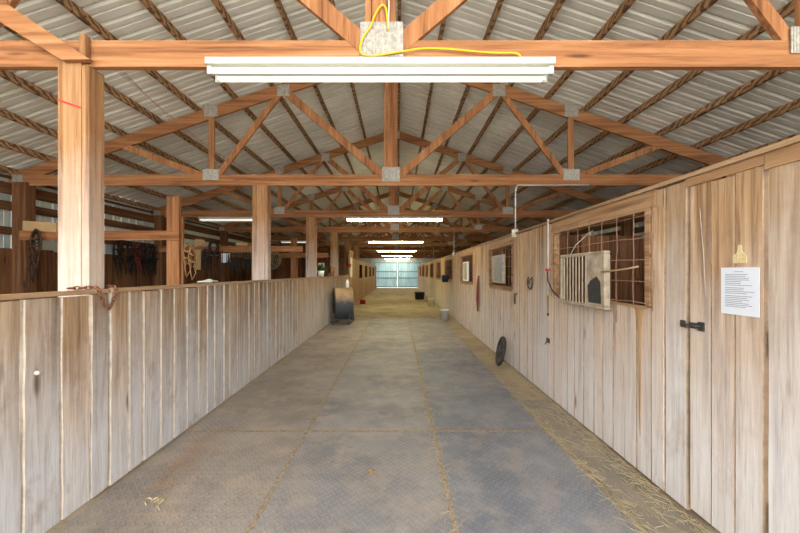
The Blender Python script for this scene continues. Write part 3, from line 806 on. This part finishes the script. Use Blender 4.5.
# hanging wire / conduit beside window 1
p = thing('wall_conduit', 'pale upright conduit with a red clip left of the nearest window', 'conduit')
m = MB(); m.tube([(XR-.018, 4.36, 2.2), (XR-.018, 4.36, 1.27)], .012, 8); m.build('pipe', M['conduit'], p)
m = MB(); m.tube([(XR-.02, 4.36, 1.27), (XR-.022, 4.36, 1.05)], .004, 6); m.tube([(XR-.022,4.36,1.05),(XR-.022,4.36,1.02)], .012, 8); m.build('hanging_wire', M['iron'], p)
MB().box(XR-.04, XR-.004, 4.33, 4.40, 1.57, 1.595).build('clip', M['red'], p)
m = MB(); m.tube([(XR-.03, 4.36, 1.6), (XR-.035, 4.33, 1.45), (XR-.04, 4.2, 1.34), (XR-.05, 4.0, 1.27), (XR-.06, 3.88, 1.27)], .007, 6)
m.build('power_cord', M['dark'], p)
# conduit with box up to the second truss
def conduit(y, ztop, bend, label, box=True):
    p = thing('riser_conduit', label, 'conduit', (XR+.0, y, 0), 'conduit risers on the right wall')
    pts = [(0,0,RT+.01), (0,0,ztop-.12), (.01,0,ztop-.05), (.05,.02,ztop-.005), (.12,.04,ztop)] if bend else [(0,0,RT+.01), (0,0,ztop)]
    if bend: pts += [(1.2,.06,ztop+.01)]
    MB().tube(pts, .0125, 8).build('pipe', M['conduit'], p)
    if box: MB().box(-.05, .03, -.04, .04, RT-.06, RT+.06).build('junction_box', M['conduit'], p, bevel=.005)
    return p
conduit(DEP[1]-.14, BC0-.015, True, 'grey conduit with junction box bending under the second roof truss')
conduit(11.8, BC0, False, 'thin straight conduit rising above the fourth stall window', True)
conduit(18.6, BC0, False, 'thin straight conduit rising far down the right wall', False)
conduit(25.4, BC0, False, 'farthest thin conduit rising near the end of the right wall', False)
# red lead rope
m = MB()
for s in (-.03, 0, .03):
    m.tube([(XR-.03, 8.12+s*.5, 1.46), (XR-.04, 8.12+s, 1.25), (XR-.045, 8.13+s*1.3, .95), (XR-.035, 8.14+s, .66)], [.01,.02,.024,.01], 6)
m.tube([(XR-.004, 8.12, 1.47), (XR-.04, 8.12, 1.46)], .008, 6)
tag(m.build('lead_rope', M['redrope']), 'dark red rope bundle hanging on the right wall beyond the second window', 'rope')
# wheel leaning on the right wall
def wheel(loc, label):
    p = thing('spoked_wheel', label, 'wheel', loc)
    r = .235; c = Vector((0,0,r+.012)); tilt = .2
    def P(a, rr, off=0.): 
        v = Vector((off, rr*math.cos(a), rr*math.sin(a))); v = Matrix.Rotation(tilt, 3, 'Y') @ v
        v = Matrix.Rotation(-.1, 3, 'Z') @ v
        return c+v
    N = 28
    MB().tube([P(2*math.pi*k/N, r-.02) for k in range(N)], .03, 8, True).build('tyre', M['dark'], p)
    rm = MB().tube([P(2*math.pi*k/N, r-.06) for k in range(N)], .014, 6, True).build('rim', M['iron'], p)
    for k in range(5):
        a = k*2*math.pi/5+.3; MB().tube([P(a, .02), P(a, r-.06)], .014, 6).build('spoke', M['iron'], rm)
    MB().tube([P(0, 0, -.05), P(0, 0, .05)], .04, 10).build('hub', M['iron'], p)
    return p
wh = wheel((1.69, 5.85, .012), 'black spoked wheel leaning against the foot of the right stall wall')
# buckets
def bucket(loc, r, h, mat, label, name='bucket'):
    p = thing(name, label, 'bucket', loc)
    MB().lathe([(0,.004),(r*.82,.004),(r*.84,.0),(r*.98,h*.97),(r*1.05,h*.97),(r*1.05,h),(r*.96,h),(r*.8,.02),(0,.02)], 24).build('pail', mat, p)
    m = MB(); m.tube([(r*1.04*math.cos(t), -.25*r*math.sin(t)-r*.5*math.sin(t), h*.93-r*.55*math.sin(t)) for t in [k*math.pi/10 for k in range(11)]], .004, 5)
    m.build('bail_handle', M['conduit'], p)
    return p
bucket((1.49, 11.35, 0), .14, .36, M['bucket'], 'white plastic bucket on the floor against the right stall wall')
bucket((1.50, 16.3, 0), .15, .36, M['creambucket'], 'cream bucket on the floor, farther away than the white one')
bucket((1.25, 20.6, 0), .30, .42, M['dark'], 'wide black tub on the floor, farthest from the camera', 'muck_tub')
b = bucket((XR-.16, 12.85, 1.2), .13, .26, M['bluebucket'], 'dark blue bucket hanging on the fourth stall window')
m = MB(); m.tube([(XR-.17, 12.85, 1.42), (XR-.12, 12.85, 1.47), (XR-.02, 12.85, 1.48)], .006, 5); m.v = [(x-(XR-.16), y-12.85, z-1.2) for x, y, z in m.v]; m.build('hook', M['iron'], b)
bucket((-1.75, 17.6, 0), .16, .2, M['red'], 'low red tub on the floor by the far left stalls', 'feed_tub')
m = MB(); m.lathe([(0,0),(.07,0),(.085,.14),(.0,.14)], 12, Matrix.Translation((-2.03, 14.815, 1.78))); 
tag(m.build('feed_scoop', M['red']), 'small red scoop hanging by the first left stall door', 'scoop')

# ------------------------------------------------------------------ barrel fan on the left
bf = thing('barrel_fan', 'big tan-topped grey barrel fan on a metal stand against the low left wall', 'fan', (0,0,0))
cx, cy, cz, r = -1.70, 10.95, .60, .48
A = Matrix.Translation((cx, cy, cz)) @ Matrix.Rotation(.27, 4, 'Z') @ Matrix.Rotation(math.pi/2, 4, 'Y')
MB().lathe([(r-.015,-.27),(r+.012,-.27),(r+.012,-.24),(r,-.23),(r,.23),(r+.012,.24),(r+.012,.27),(r-.015,.27),(r-.015,-.27)], 40, A).build('drum', M['drum'], bf)
for sgn in (-.26, .26):
    g = MB()
    for rr in (.95, .75, .55, .35, .15):
        g.tube([A @ Vector((r*rr*math.cos(t), r*rr*math.sin(t), sgn)) for t in [k*math.pi/14 for k in range(28)]], .004, 5, True)
    for k in range(8): g.tube([A @ Vector((0,0,sgn)), A @ Vector((r*.97*math.cos(k*math.pi/4), r*.97*math.sin(k*math.pi/4), sgn))], .004, 5)
    g.build('guard', M['iron'], bf)
g = MB(); g.lathe([(0,-.15),(.09,-.15),(.09,.1),(0,.1)], 14, A); g.build('motor', M['iron'], bf)
s = MB()
for xx in (-1.9, -1.42):
    s.box(xx-.02, xx+.02, 10.38, 11.4, .03, .06); s.box(xx-.02, xx+.02, 10.5, 10.53, .06, .34); s.box(xx-.02, xx+.02, 11.3, 11.33, .06, .34)
    s.bar((xx, 10.5, .30), (xx, 10.9, .13), .03, .03); s.bar((xx, 11.33, .30), (xx, 10.9, .13), .03, .03)
s.box(-1.92, -1.40, 10.38, 10.42, .03, .07); s.box(-1.92, -1.40, 10.40, 10.43, .16, .19); s.box(-1.88,-1.85,10.39,10.43,.06,.17); s.box(-1.47,-1.44,10.39,10.43,.06,.17); s.box(-1.92, -1.40, 11.37, 11.41, .03, .06)
sn = s.build('stand', M['iron'], bf)
for xx in (-1.9, -1.42):
    MB().lathe([(0,-.02),(.045,-.02),(.05,0),(.045,.02),(0,.02)], 14, Matrix.Translation((xx, 11.42, .05)) @ Matrix.Rotation(math.pi/2, 4, 'Y')).build('wheel', M['dark'], sn)
m = MB(); m.lathe([(0,0),(.05,0),(.055,.02),(.055,.17),(.04,.2),(.02,.22),(.02,.25),(0,.25)], 16, Matrix.Translation((-1.56, 10.95, 1.088)))
tag(m.build('jug', M['bucket']), 'white plastic jug standing on top of the barrel fan', 'jug')
# planter/hose clutter on wall top
p = thing('potted_plant', 'small leafy plant in a white pot on the low left wall before the barrel fan', 'potted plant', (XL-.06, 9.75, LT+.003))
MB().lathe([(0,0),(.075,0),(.1,.16),(.09,.16),(.085,.13),(0,.13)], 18).build('pot', M['bucket'], p)
fo = MB(); q = random.Random(11)
for i in range(70):
    a = q.uniform(0, 6.28); e = q.uniform(.1, 1.4); L = q.uniform(.12, .27); s = Vector((math.cos(a)*math.cos(e), math.sin(a)*math.cos(e), math.sin(e)))
    b0 = Vector((0,0,.14)); tip = b0+s*L; sd_ = s.cross(Vector((0,0,1))).normalized()*.03; mid = b0+s*L*.6+Vector((0,0,.02)); nn = Vector((0,0,.004))
    fo.add([b0, mid-sd_, tip, mid+sd_, mid+nn*3], [(0,1,4),(1,2,4),(2,3,4),(3,0,4),(3,2,1,0)])
fo.build('foliage', M['leafgreen'], p)
m = MB()
for k in range(5):
    m.tube([(XL-.05+.09*math.cos(t), 10.45+.22*math.sin(t)+R.uniform(-.01,.01), LT+.02+k*.024) for t in [j*math.pi/9 for j in range(18)]], .014, 6, True)
tag(m.build('coiled_hose', M['leather']), 'dark coiled hose lying on the low left wall above the barrel fan', 'hose')
m = MB()
for k, (x, h, c) in enumerate(((.0, .3, 0), (.09, .22, 0), (.2, .26, 0))):
    m.tube([(XL-.05, 11.3+x*2, LT), (XL-.04+R.uniform(-.05,.05), 11.3+x*2, LT+h*.6), (XL-.02, 11.32+x*2, LT+h)], [.03,.035,.05], 7)
tag(m.build('hoof_brush', M['rope']), 'cluster of tan brush handles standing on the low left wall beyond the hose', 'brush')

# ------------------------------------------------------------------ strip lights
def strip_light(x, y, L, label, tube='tube', z=BC0-.004):
    p = thing('strip_light', label, 'strip light', (x, y, z), 'fluorescent strip lights')
    hs = MB().box(-L/2, L/2, -.155, .02, -.045, 0).build('housing', M['white'], p, bevel=.004)
    for yy in (-.12, -.015):
        for s in (-1, 1): MB().box(s*(L/2-.02)-.015, s*(L/2-.02)+.015, yy-.014, yy+.014, -.1, -.046).build('end_socket', M['white'], hs)
        MB().tube([(-L/2+.02, yy, -.072), (L/2-.02, yy, -.072)], .019, 12).build('tube', M[tube], p)
    return p
strip_light(XC-.005, DEP[0]+.01, 2.28, 'long double-tube strip light under the nearest roof truss', 'tubenear')
strip_light(XC+.02, DEP[2], 2.44, 'white lit strip light, second nearest over the aisle')
strip_light(XC+.02, DEP[4], 2.44, 'yellowish lit strip light, third nearest over the aisle', 'tubey')
strip_light(XC+.02, DEP[6], 2.44, 'pale yellow lit strip light, fourth nearest over the aisle', 'tubey')
strip_light(XC+.02, DEP[8], 2.44, 'small far strip light, second farthest over the aisle')
strip_light(XC+.02, DEP[10], 2.44, 'farthest strip light, just before the end doors')
strip_light(-4.22, DEP[2], 1.6, 'strip light over the tack area at left, half hidden by the second post', 'tubenear')
strip_light(-4.5, DEP[4], 1.3, 'small far strip light over the left stalls', 'tubenear')

# yellow cord
y = DEP[0]-.05
def W(px, py, yy): return ((px-VX)*yy/F, yy, H+(VY-py)*yy/F)
cp = [(388,30),(387.5,22),(386,9),(383,5),(379,8),(374,17),(371,26),(364,36),(360.5,45),(361,53),(367,55.5),(376,55.5),(392,53),(408,50.5),(422,48.5),(440,48.5),(460,50),(480,52),(500,53),(515,53),(520,56),(520.5,64)]
pts = [W(a, b, y) for a, b in cp]
# subdivide smoothly
def catmull(p, n=4):
    p = [Vector(q) for q in p]; o = []
    for i in range(len(p)-1):
        a = p[max(i-1,0)]; b = p[i]; c = p[i+1]; d = p[min(i+2,len(p)-1)]
        for k in range(n):
            t = k/n; o.append(.5*((2*b)+(c-a)*t+(2*a-5*b+4*c-d)*t*t+(3*b-a-3*c+d)*t**3))
    return o+[p[-1]]
tag(MB().tube(catmull(pts), .0062, 7).build('extension_cord', M['yellow']), 'yellow extension cord looped over the middle plate of the nearest roof truss', 'cord')
p = MB(); p.tube([W(388.5, 28, y), W(389, 5, y), W(389, -60, y)], .006, 6)
tag(p.build('light_wire', M['conduit']), 'pale cable running up the king post of the nearest roof truss', 'cable')
# loose strings from the left post to the second truss
for i in range(4):
    a = Vector((-2.02+.0*i, D1+.06, 3.06-.02*i)); b = Vector((-2.75+.16*i, DEP[1]-.04, 3.12))
    m = MB().tube([a, (a+b)/2+Vector((0,0,-.04-.02*i)), b], .0025, 4)
    tag(m.build('baling_twine', M['cap']), 'thin twine strung between the front left post and the second roof truss', 'twine', 'twine strings under the left roof')

# ------------------------------------------------------------------ end wall and doors
def endsheet(xa, xb, y, z0, z1f):
    pr = []; x = xa
    while x < xb:
        pr += [(x, 0), (x+.018, .02), (x+.036, .02), (x+.054, 0)]; x += .23
    pr.append((xb, 0)); vs = []; fs = []
    pr = [(min(x, xb), d) for x, d in pr]
    for (x, d) in pr: vs += [(x, y+d, z0), (x, y+d, z1f(x))]
    for i in range(len(pr)-1): fs.append((i*2, i*2+1, i*2+3, i*2+2))
    return MB().add(vs, fs)
m = endsheet(XO, -2.5, YEND, 0, lambda x: roofz(x)+.1); q = endsheet(2.3, XOR, YEND, 0, lambda x: roofz(x)+.1); m.add(q.v, q.f)
q = endsheet(-2.5, 2.3, YEND, 2.55, lambda x: roofz(x)+.1); m.add(q.v, q.f)
struct(m.build('wall_back', M['sheet']))
for i, (xa, xb) in enumerate(((-2.5, -.075), (-.045, 2.3))):
    o = struct(endsheet(xa, xb, YEND-.12, .025, lambda x: 2.6).build(f'door_{i+3}', M['bluedoor']))
    r_ = MB()
    for z in (.06, .95, 1.6, 2.5): r_.box(xa, xb, YEND-.18, YEND-.125, z, z+.09)
    r_.box(xa, xa+.09, YEND-.18, YEND-.125, .15, 2.5); r_.box(xb-.09, xb, YEND-.18, YEND-.125, .15, 2.5)
    r_.build('door_frame', M['doorrail'], o)

# ------------------------------------------------------------------ light, world, camera
w = bpy.data.worlds.new('day'); SC.world = w; w.use_nodes = True
bg = w.node_tree.nodes['Background']; bg.inputs[0].default_value = (.88, .95, 1., 1); bg.inputs[1].default_value = 3.0

cam = bpy.data.cameras.new('camera'); co = bpy.data.objects.new('camera', cam); COL.objects.link(co)
co.location = (0, 0, H); co.rotation_euler = (math.pi/2, 0, 0)
cam.sensor_width = 36; cam.lens = F*36/800; cam.shift_x = (400-VX)/800; cam.shift_y = (VY-266.5)/800
cam.clip_start = .05; cam.clip_end = 200
SC.camera = co
vs_ = SC.view_settings; vs_.view_transform = 'Standard'; vs_.look = 'None'; vs_.exposure = 1.55; vs_.gamma = 1; vs_.use_curve_mapping = False
SC.cycles.max_bounces = 10; SC.cycles.diffuse_bounces = 7
SC.cycles.use_denoising = True
SC.cycles.sample_clamp_indirect = 8
